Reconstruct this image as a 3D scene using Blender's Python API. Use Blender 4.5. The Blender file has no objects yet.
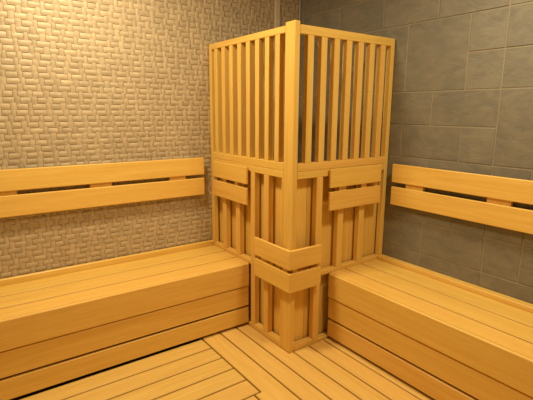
import bpy, bmesh, math, random
from mathutils import Vector, Matrix

random.seed(11)
scn = bpy.context.scene
COL = scn.collection

# ------------------------------------------------------------------ sizes (metres)
SX, SY = 0.789, 0.913          # enclosure footprint from the room corner
BD = 0.497                     # bench depth
BZ = 0.430                     # bench seat height above the duckboards
TOP = 1.820                    # enclosure top
FZ = -0.045                    # real floor below the duckboards
RX, RY, RZ = -3.30, -3.50, 2.50
E0 = 0.0015                    # assembly clearance


# ------------------------------------------------------------------ materials
def new_mat(name):
    m = bpy.data.materials.new(name)
    m.use_nodes = True
    nt = m.node_tree
    b = nt.nodes['Principled BSDF']
    return m, nt, b


def wood(name, light, dark, rough=0.42, var=0.16, sat_var=0.010):
    m, nt, b = new_mat(name)
    N, L = nt.nodes, nt.links
    uv = N.new('ShaderNodeUVMap')
    mp = N.new('ShaderNodeMapping')
    mp.inputs['Scale'].default_value = (2.2, 46.0, 1)
    n1 = N.new('ShaderNodeTexNoise')
    n1.inputs['Scale'].default_value = 1.0
    n1.inputs['Detail'].default_value = 5
    n1.inputs['Distortion'].default_value = 0.6
    mp2 = N.new('ShaderNodeMapping')
    mp2.inputs['Scale'].default_value = (8.0, 320.0, 1)
    n2 = N.new('ShaderNodeTexNoise')
    n2.inputs['Scale'].default_value = 1.0
    n2.inputs['Detail'].default_value = 2
    L.new(uv.outputs['UV'], mp.inputs['Vector'])
    L.new(uv.outputs['UV'], mp2.inputs['Vector'])
    L.new(mp.outputs[0], n1.inputs['Vector'])
    L.new(mp2.outputs[0], n2.inputs['Vector'])
    mixf = N.new('ShaderNodeMix')
    mixf.inputs[0].default_value = 0.35
    L.new(n1.outputs['Fac'], mixf.inputs[2])
    L.new(n2.outputs['Fac'], mixf.inputs[3])
    ramp = N.new('ShaderNodeValToRGB')
    ramp.color_ramp.elements[0].position = 0.30
    ramp.color_ramp.elements[0].color = (*dark, 1)
    ramp.color_ramp.elements[1].position = 0.66
    ramp.color_ramp.elements[1].color = (*light, 1)
    L.new(mixf.outputs[0], ramp.inputs['Fac'])
    geo = N.new('ShaderNodeNewGeometry')
    mr = N.new('ShaderNodeMapRange')
    mr.inputs['To Min'].default_value = 1 - var / 2
    mr.inputs['To Max'].default_value = 1 + var / 2
    L.new(geo.outputs['Random Per Island'], mr.inputs['Value'])
    hs = N.new('ShaderNodeHueSaturation')
    mh = N.new('ShaderNodeMapRange')
    mh.inputs['To Min'].default_value = 0.5 - sat_var / 2
    mh.inputs['To Max'].default_value = 0.5 + sat_var / 4
    obi = N.new('ShaderNodeObjectInfo')
    L.new(obi.outputs['Random'], mh.inputs['Value'])
    L.new(mh.outputs[0], hs.inputs['Hue'])
    L.new(mr.outputs[0], hs.inputs['Value'])
    L.new(ramp.outputs['Color'], hs.inputs['Color'])
    L.new(hs.outputs['Color'], b.inputs['Base Color'])
    b.inputs['Roughness'].default_value = rough
    bp = N.new('ShaderNodeBump')
    bp.inputs['Strength'].default_value = 0.12
    bp.inputs['Distance'].default_value = 0.002
    L.new(n2.outputs['Fac'], bp.inputs['Height'])
    L.new(bp.outputs['Normal'], b.inputs['Normal'])
    return m


def stone(name, c1, c2, c3, rough, scale, bump, isl=0.2):
    m, nt, b = new_mat(name)
    N, L = nt.nodes, nt.links
    tc = N.new('ShaderNodeTexCoord')
    mp = N.new('ShaderNodeMapping')
    mp.inputs['Scale'].default_value = (1, 1, 1.9)
    L.new(tc.outputs['Object'], mp.inputs['Vector'])
    geo = N.new('ShaderNodeNewGeometry')
    n1 = N.new('ShaderNodeTexNoise')
    n1.noise_dimensions = '4D'
    n1.inputs['Scale'].default_value = scale
    n1.inputs['Detail'].default_value = 7
    n1.inputs['Roughness'].default_value = 0.62
    n1.inputs['Distortion'].default_value = 0.9
    mw = N.new('ShaderNodeMath'); mw.operation = 'MULTIPLY'; mw.inputs[1].default_value = 37.0
    L.new(geo.outputs['Random Per Island'], mw.inputs[0])
    L.new(mw.outputs[0], n1.inputs['W'])
    L.new(mp.outputs[0], n1.inputs['Vector'])
    ramp = N.new('ShaderNodeValToRGB')
    e = ramp.color_ramp.elements
    e[0].position = 0.28; e[0].color = (*c1, 1)
    e[1].position = 0.74; e[1].color = (*c3, 1)
    k = e.new(0.5); k.color = (*c2, 1)
    L.new(n1.outputs['Fac'], ramp.inputs['Fac'])
    mr = N.new('ShaderNodeMapRange')
    mr.inputs['To Min'].default_value = 1 - isl / 2
    mr.inputs['To Max'].default_value = 1 + isl / 2
    L.new(geo.outputs['Random Per Island'], mr.inputs['Value'])
    hs = N.new('ShaderNodeHueSaturation')
    L.new(mr.outputs[0], hs.inputs['Value'])
    L.new(ramp.outputs['Color'], hs.inputs['Color'])
    L.new(hs.outputs['Color'], b.inputs['Base Color'])
    b.inputs['Roughness'].default_value = rough
    bp = N.new('ShaderNodeBump')
    bp.inputs['Strength'].default_value = bump
    bp.inputs['Distance'].default_value = 0.006
    L.new(n1.outputs['Fac'], bp.inputs['Height'])
    L.new(bp.outputs['Normal'], b.inputs['Normal'])
    return m


def plain(name, c, rough=0.6, metal=0.0, nscale=30.0, var=0.12):
    m, nt, b = new_mat(name)
    N, L = nt.nodes, nt.links
    tc = N.new('ShaderNodeTexCoord')
    n1 = N.new('ShaderNodeTexNoise')
    n1.inputs['Scale'].default_value = nscale
    n1.inputs['Detail'].default_value = 4
    L.new(tc.outputs['Object'], n1.inputs['Vector'])
    ramp = N.new('ShaderNodeValToRGB')
    ramp.color_ramp.elements[0].color = (*[x * (1 - var) for x in c], 1)
    ramp.color_ramp.elements[1].color = (*[min(1, x * (1 + var)) for x in c], 1)
    L.new(n1.outputs['Fac'], ramp.inputs['Fac'])
    L.new(ramp.outputs['Color'], b.inputs['Base Color'])
    b.inputs['Roughness'].default_value = rough
    b.inputs['Metallic'].default_value = metal
    return m


W_LIGHT = (0.84, 0.56, 0.145)
W_DARK = (0.72, 0.43, 0.085)
M_WOOD = wood('pale_sauna_wood', W_LIGHT, W_DARK)
M_FLOOR = wood('duckboard_wood', (0.78, 0.535, 0.16), (0.65, 0.405, 0.095), 0.5)
M_SLATE = stone('slate_tile', (0.15, 0.142, 0.122), (0.195, 0.182, 0.150), (0.25, 0.222, 0.170), 0.5, 8.0, 0.6, 0.09)
M_GROUT = plain('tile_grout', (0.29, 0.255, 0.19), 0.9)
M_WEAVE = stone('woven_tile', (0.38, 0.30, 0.19), (0.465, 0.37, 0.24), (0.545, 0.435, 0.285), 0.5, 16.0, 0.15, 0.16)
M_WGROUT = plain('woven_tile_ground', (0.27, 0.20, 0.12), 0.85)
M_TRIM = plain('pale_stone_trim', (0.60, 0.52, 0.40), 0.5)
M_BEAD = plain('grey_corner_bead', (0.42, 0.42, 0.36), 0.45)
M_BASE = plain('dark_screed', (0.09, 0.07, 0.05), 0.9)
M_PLASTER = plain('warm_plaster', (0.52, 0.44, 0.33), 0.85, 0, 8)
M_STEEL = plain('brushed_steel', (0.6, 0.58, 0.54), 0.35, 1.0)


# ------------------------------------------------------------------ mesh helpers
def add_board(bm, lo, hi, axis=None, bev=0.002, seg=1, edges=None):
    """bevelled board between two corners; axis = grain direction (0,1,2)"""
    lo, hi = Vector(lo), Vector(hi)
    d = hi - lo
    if axis is None:
        axis = max(range(3), key=lambda i: d[i])
    tmp = bmesh.new()
    bmesh.ops.create_cube(tmp, size=1.0)
    for v in tmp.verts:
        v.co = Vector([(lo[i] + hi[i]) / 2 + v.co[i] * d[i] for i in range(3)])
    b = min(bev, min(d) * 0.35)
    if b > 0:
        bmesh.ops.bevel(tmp, geom=list(tmp.edges), offset=b, segments=seg, affect='EDGES', profile=0.5)
    emit(bm, tmp, axis)


def add_prism(bm, poly, z0, z1, axis, bev=0.002):
    tmp = bmesh.new()
    vs = [tmp.verts.new((x, y, z0)) for x, y in poly]
    f = tmp.faces.new(vs)
    r = bmesh.ops.extrude_face_region(tmp, geom=[f])
    for v in r['geom']:
        if isinstance(v, bmesh.types.BMVert):
            v.co.z = z1
    bmesh.ops.recalc_face_normals(tmp, faces=tmp.faces[:])
    if bev:
        bmesh.ops.bevel(tmp, geom=list(tmp.edges), offset=bev, segments=1, affect='EDGES', profile=0.5)
    emit(bm, tmp, axis)


def emit(bm, tmp, axis):
    """append tmp to bm with grain UVs running along axis"""
    uvl = bm.loops.layers.uv.verify()
    ou, ov = random.uniform(0, 50), random.uniform(0, 50)
    vm = {}
    tmp.normal_update()
    for v in tmp.verts:
        vm[v] = bm.verts.new(v.co)
    oth = [i for i in range(3) if i != axis]
    for f in tmp.faces:
        nf = bm.faces.new([vm[v] for v in f.verts])
        nf.material_index = f.material_index
        n = [abs(x) for x in f.normal]
        if n[axis] > 0.8:
            a, c = oth
            k = 0.25
        else:
            a = axis
            c = oth[0] if n[oth[0]] < n[oth[1]] else oth[1]
            k = 1
        for lp, v in zip(nf.loops, f.verts):
            lp[uvl].uv = (ou + v.co[a] * (k if k != 1 else 1), ov + v.co[c] + (0.3 if c == oth[1] else 0))
    tmp.free()


def obj(name, bm, mats, parent=None, origin=None):
    me = bpy.data.meshes.new(name)
    bm.normal_update()
    if origin is not None:
        for v in bm.verts:
            v.co -= Vector(origin)
    bm.to_mesh(me)
    bm.free()
    for m in (mats if isinstance(mats, (list, tuple)) else [mats]):
        me.materials.append(m)
    o = bpy.data.objects.new(name, me)
    COL.objects.link(o)
    if parent is not None:
        o.parent = parent
    return o


def thing(name, label, cat, loc, group=None):
    o = bpy.data.objects.new(name, None)
    o.empty_display_size = 0.1
    o.location = loc
    o['label'] = label
    o['category'] = cat
    if group:
        o['group'] = group
    COL.objects.link(o)
    return o


def part(root, name, lo, hi, axis=None, mat=None, bev=0.002, seg=1):
    bm = bmesh.new()
    add_board(bm, lo, hi, axis, bev, seg)
    return obj(name, bm, mat or M_WOOD, root, root.location)


def structure(name, bm, mats):
    o = obj(name, bm, mats)
    o['kind'] = 'structure'
    return o


# ------------------------------------------------------------------ room shell
bm = bmesh.new(); add_board(bm, (RX, RY, FZ - 0.1), (0, 0, FZ), 0, 0)
structure('floor', bm, M_BASE)
bm = bmesh.new(); add_board(bm, (RX, RY, RZ), (0, 0, RZ + 0.1), 0, 0)
n_b = 28
for i in range(n_b):
    w = -RX / n_b
    add_board(bm, (RX + i * w + 0.001, RY, RZ - 0.012), (RX + (i + 1) * w - 0.001, 0, RZ - 0.0005), 1, 0.002)
structure('ceiling', bm, M_WOOD)
bm = bmesh.new(); add_board(bm, (RX - 0.1, RY - 0.1, FZ - 0.1), (RX, 0.12, RZ + 0.1), 1, 0)
structure('wall_west', bm, M_PLASTER)
bm = bmesh.new(); add_board(bm, (RX, RY - 0.1, FZ - 0.1), (0.12, RY, RZ + 0.1), 0, 0)
structure('wall_south', bm, M_PLASTER)


# left wall: basket-weave relief tiles
def weave_wall():
    bm = bmesh.new()
    add_board(bm, (RX, 0.006, FZ - 0.1), (0.12, 0.12, RZ + 0.1), 0, 0)
    for f in bm.faces:
        f.material_index = 1
    uvl = bm.loops.layers.uv.verify()
    U = 0.033
    nx = int(-RX / U)
    nz = int((RZ - 0.0) / U)

    def pillow(x0, x1, z0, z1, horizontal, h):
        g = 0.0012
        x0 += g; x1 -= g; z0 += g; z1 -= g
        nu, nv = (5, 4) if horizontal else (4, 5)
        vs = []
        for j in range(nv):
            row = []
            for i in range(nu):
                a = i / (nu - 1); b = j / (nv - 1)
                al, ac = (a, b) if horizontal else (b, a)
                # rounded across, gently arched along the strand
                hh = h * (0.10 + 0.90 * (1 - (2 * ac - 1) ** 4)) * (0.45 + 0.55 * (1 - (2 * al - 1) ** 2))
                row.append(bm.verts.new((x0 + (x1 - x0) * a, 0.004 - hh, z0 + (z1 - z0) * b)))
            vs.append(row)
        for j in range(nv - 1):
            for i in range(nu - 1):
                f = bm.faces.new((vs[j][i], vs[j][i + 1], vs[j + 1][i + 1], vs[j + 1][i]))
                f.smooth = True

    # short horizontal strands pass over upright ones that show between them; joints step along from row to row
    nz = int(RZ / U)
    x_start = 0.0
    open_u = []
    for j in range(nz):
        z0, z1 = j * U, (j + 1) * U
        x_start = (x_start + random.choice((0.022, 0.034, 0.034, 0.05))) % 0.084
        x = x_start - 0.1
        while x < -RX:
            lw = random.choice((0.044, 0.052, 0.056, 0.064))
            a, b = max(x, 0.0), min(x + lw, -RX)
            if b - a > 0.015:
                pillow(-b - 0.001, -a + 0.001, z0, z1, True, 0.0046)
            vw = random.choice((0.024, 0.028, 0.032))
            a, b = max(x + lw, 0.0), min(x + lw + vw, -RX)
            if b - a > 0.012:
                pillow(-b, -a, z0 - 0.006, z1 + 0.006, False, 0.0036)
            x += lw + vw
    return structure('wall_left', bm, [M_WEAVE, M_WGROUT])


weave_wall()


# right wall: large-format slate tiles laid in mixed sizes
def slate_wall():
    bm = bmesh.new()
    add_board(bm, (0.004, RY, FZ - 0.1), (0.12, 0.004, RZ + 0.1), 1, 0)
    for f in bm.faces:
        f.material_index = 1
    P, Q = 0.1917, 0.193
    Y = lambda k: -(0.042 + P * k)
    Zc = lambda j: 0.345 + Q * j
    C0, C1 = -1, 18
    R0, R1 = -2, 12
    taken = {}
    tiles = []

    def put(c, r, w, h):
        for a in range(c, c + w):
            for b in range(r, r + h):
                if (a, b) in taken:
                    return False
        for a in range(c, c + w):
            for b in range(r, r + h):
                taken[(a, b)] = 1
        tiles.append((c, r, w, h))
        return True
    # rows counted upwards: 8 = 1.889..2.08, 7 and 6 = 1.503..1.889, 5 = 1.31..1.503, 4 = 1.117..1.31, 3, 2, 1 ...
    for t in ((4, 8, 2, 1), (6, 8, 2, 1), (2, 8, 2, 1), (8, 8, 2, 2), (3, 6, 2, 2), (5, 6, 2, 2), (7, 7, 1, 1), (7, 6, 1, 1), (8, 7, 2, 1),
              (8, 6, 2, 1), (4, 5, 2, 1), (6, 5, 2, 1), (8, 4, 2, 2), (3, 4, 2, 1), (5, 4, 2, 1), (7, 4, 1, 1), (4, 3, 2, 1), (6, 3, 2, 1), (8, 3, 1, 1),
              (5, 2, 2, 1), (7, 2, 1, 1), (8, 2, 1, 1), (9, 2, 2, 2), (4, 1, 2, 1), (6, 1, 2, 1), (8, 1, 1, 1), (9, 1, 2, 1), (8, 0, 2, 1), (6, 0, 2, 1),
              (5, 9, 2, 2), (7, 9, 2, 1), (3, 9, 2, 1)):
        put(*t)
    for r in range(R0, R1):
        for c in range(C0, C1):
            if (c, r) in taken:
                continue
            for w, h in random.choice((((2, 2), (2, 1), (1, 1)), ((2, 1), (1, 1)), ((2, 1), (1, 1)), ((1, 1),))):
                if c + w <= C1 and r + h <= R1 and put(c, r, w, h):
                    break
    g = 0.0034
    for c, r, w, h in tiles:
        y0, y1 = max(Y(c + w), RY), min(Y(c), 0.0)
        z0, z1 = max(Zc(r), FZ), min(Zc(r + h), RZ)
        if y1 - y0 < 0.03 or z1 - z0 < 0.03:
            continue
        off = random.uniform(0, 0.0022)
        add_board(bm, (off, y0 + g, z0 + g), (0.012, y1 - g, z1 - g), 1, 0.0018)
    return structure('wall_right', bm, [M_SLATE, M_GROUT])


slate_wall()
bm = bmesh.new(); add_board(bm, (-0.238, -0.010, FZ), (-0.196, 0.004, RZ), 2, 0.002)
structure('trim_1', bm, M_TRIM)
bm = bmesh.new(); add_board(bm, (-0.012, -0.010, FZ), (-0.0005, -0.0005, RZ), 2, 0.003)
structure('trim_2', bm, M_BEAD)


# ------------------------------------------------------------------ corner enclosure
enc = thing('corner_enclosure', 'tall pale wooden enclosure with slatted cage top filling the room corner between both benches',
            'enclosure', (-SX, -SY, FZ))
D = 0.038                         # frame depth
RB = 0.052                        # recess of the backing boards
MID0, MID, MID1 = 1.022, 1.063, 1.108   # lower frame top rail / cage bottom rail
ZB = FZ
# left face: plane x=-SX, runs along y.  right face: plane y=-SY, runs along x.


def L_(name, d0, d1, z0, z1, axis, depth=D, back=0.0, bev=0.003):
    return part(enc, name, (-SX + back, -d1, z0), (-SX + back + depth, -d0, z1), axis, bev=bev)


def R_(name, e0, e1, z0, z1, axis, depth=D, back=0.0, bev=0.003):
    return part(enc, name, (-e1, -SY + back, z0), (-e0, -SY + back + depth, z1), axis, bev=bev)


W0 = 0.0022                         # clear of the weave relief
# post at the outer corner, from the floor to just above the rails
part(enc, 'corner_post', (-SX, -SY, ZB), (-SX + 0.038, -SY + 0.080, TOP + 0.016), 2, bev=0.004)
dl1 = SY - 0.080
er1 = SX - 0.038
# wall stiles
L_('stile', W0, 0.034, ZB, TOP, 2)
R_('stile', 0.004, 0.034, ZB, TOP, 2)
# rails of the cage
L_('top_rail', 0.0345, dl1, TOP - 0.036, TOP, 1)
R_('top_rail', 0.0345, er1, TOP - 0.046, TOP, 0)
L_('middle_rail', 0.0345, dl1, MID + 0.0006, MID1, 1)
R_('middle_rail', 0.0345, er1, MID + 0.0006, MID1, 0)
# slats
for k in range(8):
    c = 0.0903 + 0.0965 * k
    L_('slat', c - 0.020, c + 0.020, MID1, TOP - 0.036, 2, 0.037, 0.001, 0.002)
for k in range(7):
    c = 0.6765 - 0.0951 * k
    R_('slat', c - 0.0215, c + 0.0215, MID1, TOP - 0.046, 2, 0.034, 0.001, 0.002)
# lower frame
L_('panel_top_rail', 0.0345, dl1, MID0, MID, 1)
R_('panel_top_rail', 0.0345, er1, MID0, MID, 0)
L_('mullion', 0.507, 0.553, ZB, MID0, 2)
R_('mullion', 0.560, 0.608, ZB, MID0, 2)
L_('bench_rail', 0.0345, 0.5065, BZ - 0.004, BZ + 0.024, 1)
R_('bench_rail', 0.0345, 0.5595, BZ - 0.004, BZ + 0.024, 0)
L_('base_rail', 0.5535, dl1, ZB, 0.032, 1)
R_('base_rail', 0.6085, er1, ZB, 0.032, 0)
R_('base_rail', 0.0345, 0.5595, ZB, 0.018, 0)
L_('base_rail', 0.0345, 0.5065, ZB, 0.018, 1)
# battens
for a, b, z0 in ((0.158, 0.205, BZ + 0.024), (0.331, 0.378, BZ + 0.024), (0.648, 0.696, 0.032)):
    L_('batten', a, b, z0, MID0, 2)
for a, b, z0 in ((0.384, 0.432, BZ + 0.024), (0.200, 0.248, BZ + 0.024)):
    R_('batten', a, b, z0, MID0, 2)
# post spacer strips that close the recess beside the post
L_('post_strip', 0.818, dl1 - 0.0005, 0.032, MID0, 2)


def backing(face):
    bm = bmesh.new()
    tot = (SY - 0.05) if face == 'L' else (SX - 0.05)
    n = 8 if face == 'L' else 7
    w = (tot - 0.02) / n
    for i in range(n):
        a = 0.02 + i * w; b = a + w - 0.0015
        if face == 'L':
            add_board(bm, (-SX + RB, -b, ZB), (-SX + RB + 0.014, -a, MID1 - 0.02), 2, 0.0025)
        else:
            add_board(bm, (-b, -SY + RB, ZB), (-a, -SY + RB + 0.014, MID1 - 0.02), 2, 0.0025)
    return obj('back_panel', bm, M_WOOD, enc, enc.location)


backing('L')
backing('R')


# ------------------------------------------------------------------ backrests
def backrest(label, along, a0, a1, face, t0, z0, z1, spacers, gap, group, name='backrest'):
    """two boards on spacers. along 0/1 axis; face = coordinate of the wall face, boards proud towards -"""
    zm = (z0 + z1) / 2
    bt = 0.017                       # board thickness
    loc = [0, 0, z0]
    loc[along] = (a0 + a1) / 2
    loc[1 - along] = face
    t = thing(name, label, 'backrest', loc, group)

    def bx(nm, p0, p1, q0, q1, r0, r1, ax, bev=0.003):
        lo = [0, 0, r0]; hi = [0, 0, r1]
        lo[along], hi[along] = p0, p1
        lo[1 - along], hi[1 - along] = q0, q1
        return part(t, nm, lo, hi, ax, bev=bev, seg=2)
    bx('board', a0, a1, face - t0, face - t0 + bt, zm + gap / 2 + 0.001, z1, along, 0.004)
    bx('board', a0, a1, face - t0, face - t0 + bt, z0, zm - gap / 2 - 0.0005, along, 0.004)
    for s0, s1 in spacers:
        bx('spacer', s0, s1, face - t0 + bt + 0.0005, face - E0 * (1 if t0 < 0.05 else 1), z0 + 0.02, z1 - 0.02, 2)
    return t


WL = -0.0022
backrest('long two-board wooden backrest on the beige woven wall above the left bench', 0, -3.20, -0.865, WL, 0.045, 0.816, 1.073,
         [(-2.92, -2.80), (-2.12, -2.00), (-1.615, -1.490), (-1.113, -0.994)][0:1] + [(-2.42, -2.30), (-2.115, -1.997), (-1.617, -1.489), (-1.112, -0.996)],
         0.022, 'wooden backrests')
backrest('long two-board wooden backrest on the grey tiled wall above the right bench', 1, -3.30, -0.982, -0.0005, 0.045, 0.814, 1.070,
         [(-3.2, -3.08), (-2.70, -2.58), (-2.20, -2.08), (-1.704, -1.580), (-1.200, -1.076)], 0.026, 'wooden backrests')
backrest('short wooden backrest on the left face of the corner enclosure', 1, -0.497, -0.070, -SX, 0.026, 0.812, 1.050,
         [(-0.225, -0.185), (-0.372, -0.332)], 0.022, 'wooden backrests')
backrest('short wooden backrest on the right face of the corner enclosure', 0, -0.527, -0.090, -SY, 0.026, 0.822, 1.066,
         [(-0.440, -0.380), (-0.250, -0.200), (-0.128, -0.094)], 0.022, 'wooden backrests')

# L-shaped guard round the enclosure's outer corner
g = thing('corner_guard', 'low L-shaped guard of wooden boards wrapped around the outer corner of the enclosure', 'guard',
          (-SX, -SY, 0.39))
gp, gi = 0.038, 0.022
for z0, z1 in ((0.526, 0.636), (0.392, 0.502)):
    bm = bmesh.new()
    tmp = []
    # left leg and right leg are one mitred board each
    add_prism(bm, [(-SX - gp, -SY - gp), (-SX - gi, -SY - gi), (-SX - gi, -0.603), (-SX - gp, -0.603)], z0, z1, 1, 0.002)
    obj('board', bm, M_WOOD, g, g.location)
    bm = bmesh.new()
    add_prism(bm, [(-SX - gp + 0.0006, -SY - gp), (-0.590, -SY - gp), (-0.590, -SY - gi), (-SX - gi + 0.0006, -SY - gi)], z0, z1, 0, 0.002)
    obj('board', bm, M_WOOD, g, g.location)
for lo, hi in (((-SX - gi, -0.704, 0.40), (-SX - E0, -0.662, 0.625)),
               ((-SX - gi, -SY + 0.004, 0.40), (-SX - E0, -SY + 0.05, 0.625)),
               ((-SX + 0.002, -SY - gi, 0.40), (-SX + 0.036, -SY - E0, 0.625)),
               ((-0.606, -SY - gi, 0.40), (-0.592, -SY - E0, 0.625))):
    part(g, 'spacer', lo, hi, 2)


# ------------------------------------------------------------------ benches
def bench(label, along, a0, a1, wall):
    """along: axis of the bench; a0<a1 its ends; wall = face coordinate (0), depth goes to -BD"""
    loc = [0, 0, FZ]
    loc[along] = (a0 + a1) / 2
    loc[1 - along] = -BD / 2
    t = thing('sauna_bench', label, 'bench', loc, 'wooden sauna benches')

    def bx(nm, p0, p1, q0, q1, r0, r1, ax=None, bev=0.003, seg=1, mat=None):
        lo = [0, 0, r0]; hi = [0, 0, r1]
        lo[along], hi[along] = p0, p1
        lo[1 - along], hi[1 - along] = q0, q1
        return part(t, nm, lo, hi, along if ax is None else ax, bev=bev, seg=seg, mat=mat)
    # seat planks (front one wraps over the fascia)
    th = 0.026
    cuts = [(-0.1825, -0.032), (-0.3415, -0.1925), (-BD + 0.0215, -0.3515)] if along == 0 else [(-0.198, -0.054), (-0.3485, -0.208), (-BD + 0.0215, -0.3585)]
    for i, (q0, q1) in enumerate(cuts):
        bx('seat_plank', a0, a1, q0, q1, BZ - th, BZ, bev=0.0012)
    # wall strip behind the seat
    bx('wall_strip', a0, a1, (cuts[0][1] + 0.004), wall - 0.0005, BZ - th, BZ + (0.036 if along == 0 else 0.026), bev=0.004)
    # front boards
    bx('front_board', a0, a1, -BD, -BD + 0.021, 0.276, BZ, bev=0.0072, seg=3)
    bx('front_board', a0, a1, -BD + 0.008, -BD + 0.028, 0.1395, 0.270, bev=0.003)
    bx('front_board', a0, a1, -BD + 0.008, -BD + 0.028, 0.018, 0.1270, bev=0.003)
    # carrying frames inside
    n = 4
    for i in range(n):
        c = a0 + 0.12 + (a1 - a0 - 0.24) * i / (n - 1)
        bx('support', c - 0.02, c + 0.02, -BD + 0.110, -BD + 0.15, FZ, BZ - th - 0.001, 2)
        bx('support', c - 0.02, c + 0.02, -0.10, -0.06, FZ, BZ - th - 0.001, 2)
    return t


bench('long wooden bench with boarded front along the beige woven wall, left of the enclosure', 0, RX + 0.004, -SX - 0.0015, -0.0045)
bench('long wooden bench with boarded front along the grey tiled wall, right of the enclosure', 1, RY + 0.004, -SY - 0.0015, -0.0)


# ------------------------------------------------------------------ duckboard floor
PT = 0.024
bm_ = 0.0035
mat_l = thing('floor_duckboard', 'wooden duckboard with planks running parallel to the left bench', 'duckboard', (-2.2, -1.8, FZ),
              'wooden floor duckboards')
mat_r = thing('floor_duckboard', 'wooden duckboard with planks running away from the enclosure parallel to the right bench', 'duckboard', (-0.85, -1.9, FZ),
              'wooden floor duckboards')
G = 0.0048
YS = RY + 0.03
XJ, XJ2, YJ = -1.130, -1.170, -1.110
y = -0.476
while y > YS + 0.13:
    y1 = y - 0.127
    xe = XJ if y1 > YJ - 0.02 else XJ2
    part(mat_l, 'plank', (RX + 0.02, y1 + G, -PT), (xe - G, y - G, 0.0), 0, M_FLOOR, 0.003)
    y = y1
for x in (-3.15, -2.6, -2.0, -1.4):
    part(mat_l, 'bearer', (x - 0.025, YS + 0.1, FZ), (x + 0.025, -0.50, -PT - 0.0005), 1, M_FLOOR)
X = [-1.130, -1.002, -0.880, -0.760, -0.640, -0.520, -0.410]
YN = -0.420


def poly_plank(poly):
    bm = bmesh.new()
    add_prism(bm, poly, -PT, 0.0, 1, 0.003)
    obj('plank', bm, M_FLOOR, mat_r, mat_r.location)


poly_plank([(XJ + G, YN), (XJ + G, YJ - G), (XJ2 + G, YJ - G), (XJ2 + G, YS), (X[1] - G, YS), (X[1] - G, YN)])
poly_plank([(X[1] + G, YN), (X[1] + G, YS), (X[2] - G, YS), (X[2] - G, YN)])
ce = -SX - 0.004
cs = -SY - 0.004
poly_plank([(X[2] + G, YN), (X[2] + G, YS), (X[3] - G, YS), (X[3] - G, cs), (ce, cs), (ce, YN)])
poly_plank([(X[3] + G, cs), (X[3] + G, YS), (X[4] - G, YS), (X[4] - G, cs)])
poly_plank([(X[4] + G, cs), (X[4] + G, YS), (X[5] - G, YS), (X[5] - G, cs)])
poly_plank([(X[5] + G, cs), (X[5] + G, YS), (X[6] - G, YS), (X[6] - G, cs)])
for y in (-0.95, -1.5, -2.1, -2.7, -3.3):
    part(mat_r, 'bearer', (-1.12, y - 0.025, FZ), (-0.53, y + 0.025, -PT - 0.0005), 0, M_FLOOR)


# ------------------------------------------------------------------ lamps
def lamp(label, x, y, power, size, spot=None):
    t = thing('ceiling_light', label, 'light', (x, y, RZ - 0.0125), 'ceiling lights')
    bm = bmesh.new()
    n = 32
    prof = [(0.055, -0.001), (0.075, -0.001), (0.080, -0.006), (0.078, -0.020), (0.060, -0.024), (0.055, -0.018)]
    rings = [[bm.verts.new((r * math.cos(2 * math.pi * i / n), r * math.sin(2 * math.pi * i / n), z)) for i in range(n)] for r, z in prof]
    for a in range(len(rings)):
        b = (a + 1) % len(rings)
        for i in range(n):
            bm.faces.new((rings[a][i], rings[a][(i + 1) % n], rings[b][(i + 1) % n], rings[b][i]))
    bmesh.ops.recalc_face_normals(bm, faces=bm.faces[:])
    obj('lamp_ring', bm, M_STEEL, t)
    ld = bpy.data.lights.new('lamp', 'AREA')
    ld.shape = 'DISK'
    ld.size = size
    ld.energy = power
    ld.color = LC
    lo = bpy.data.objects.new('lamp', ld)
    lo.location = (x, y, RZ - 0.042)
    COL.objects.link(lo)


LC = (1.0, 0.84, 0.52)
lamp('round ceiling light above the left bench', -1.70, -0.74, 32, 0.3)
lamp('round ceiling light above the right bench', -0.65, -2.05, 26, 0.3)

w = bpy.data.worlds.new('World')
scn.world = w
w.use_nodes = True
w.node_tree.nodes['Background'].inputs[0].default_value = (1.0, 0.8, 0.55, 1)
w.node_tree.nodes['Background'].inputs[1].default_value = 0.02

# ------------------------------------------------------------------ camera
cx, cy, cz, yaw, pit, rol, f = (-2.25158, -2.71062, 1.38480, 0.623520, -0.201225, 0.0062062, 434.3216)
fw = Vector((math.sin(yaw) * math.cos(pit), math.cos(yaw) * math.cos(pit), math.sin(pit)))
r = Vector((math.cos(yaw), -math.sin(yaw), 0))
u = r.cross(fw)
c, s = math.cos(rol), math.sin(rol)
r2 = c * r + s * u
u2 = -s * r + c * u
M = Matrix(((r2.x, u2.x, -fw.x, cx), (r2.y, u2.y, -fw.y, cy), (r2.z, u2.z, -fw.z, cz), (0, 0, 0, 1)))
cd = bpy.data.cameras.new('Camera')
cd.sensor_width = 36.0
cd.sensor_fit = 'HORIZONTAL'
cd.lens = f / 533.0 * 36.0
cam = bpy.data.objects.new('Camera', cd)
cam.matrix_world = M
COL.objects.link(cam)
scn.camera = cam

vs = scn.view_settings
vs.view_transform = 'Standard'
vs.look = 'None'
vs.gamma = 1.0
vs.exposure = 0.0
vs.use_curve_mapping = False
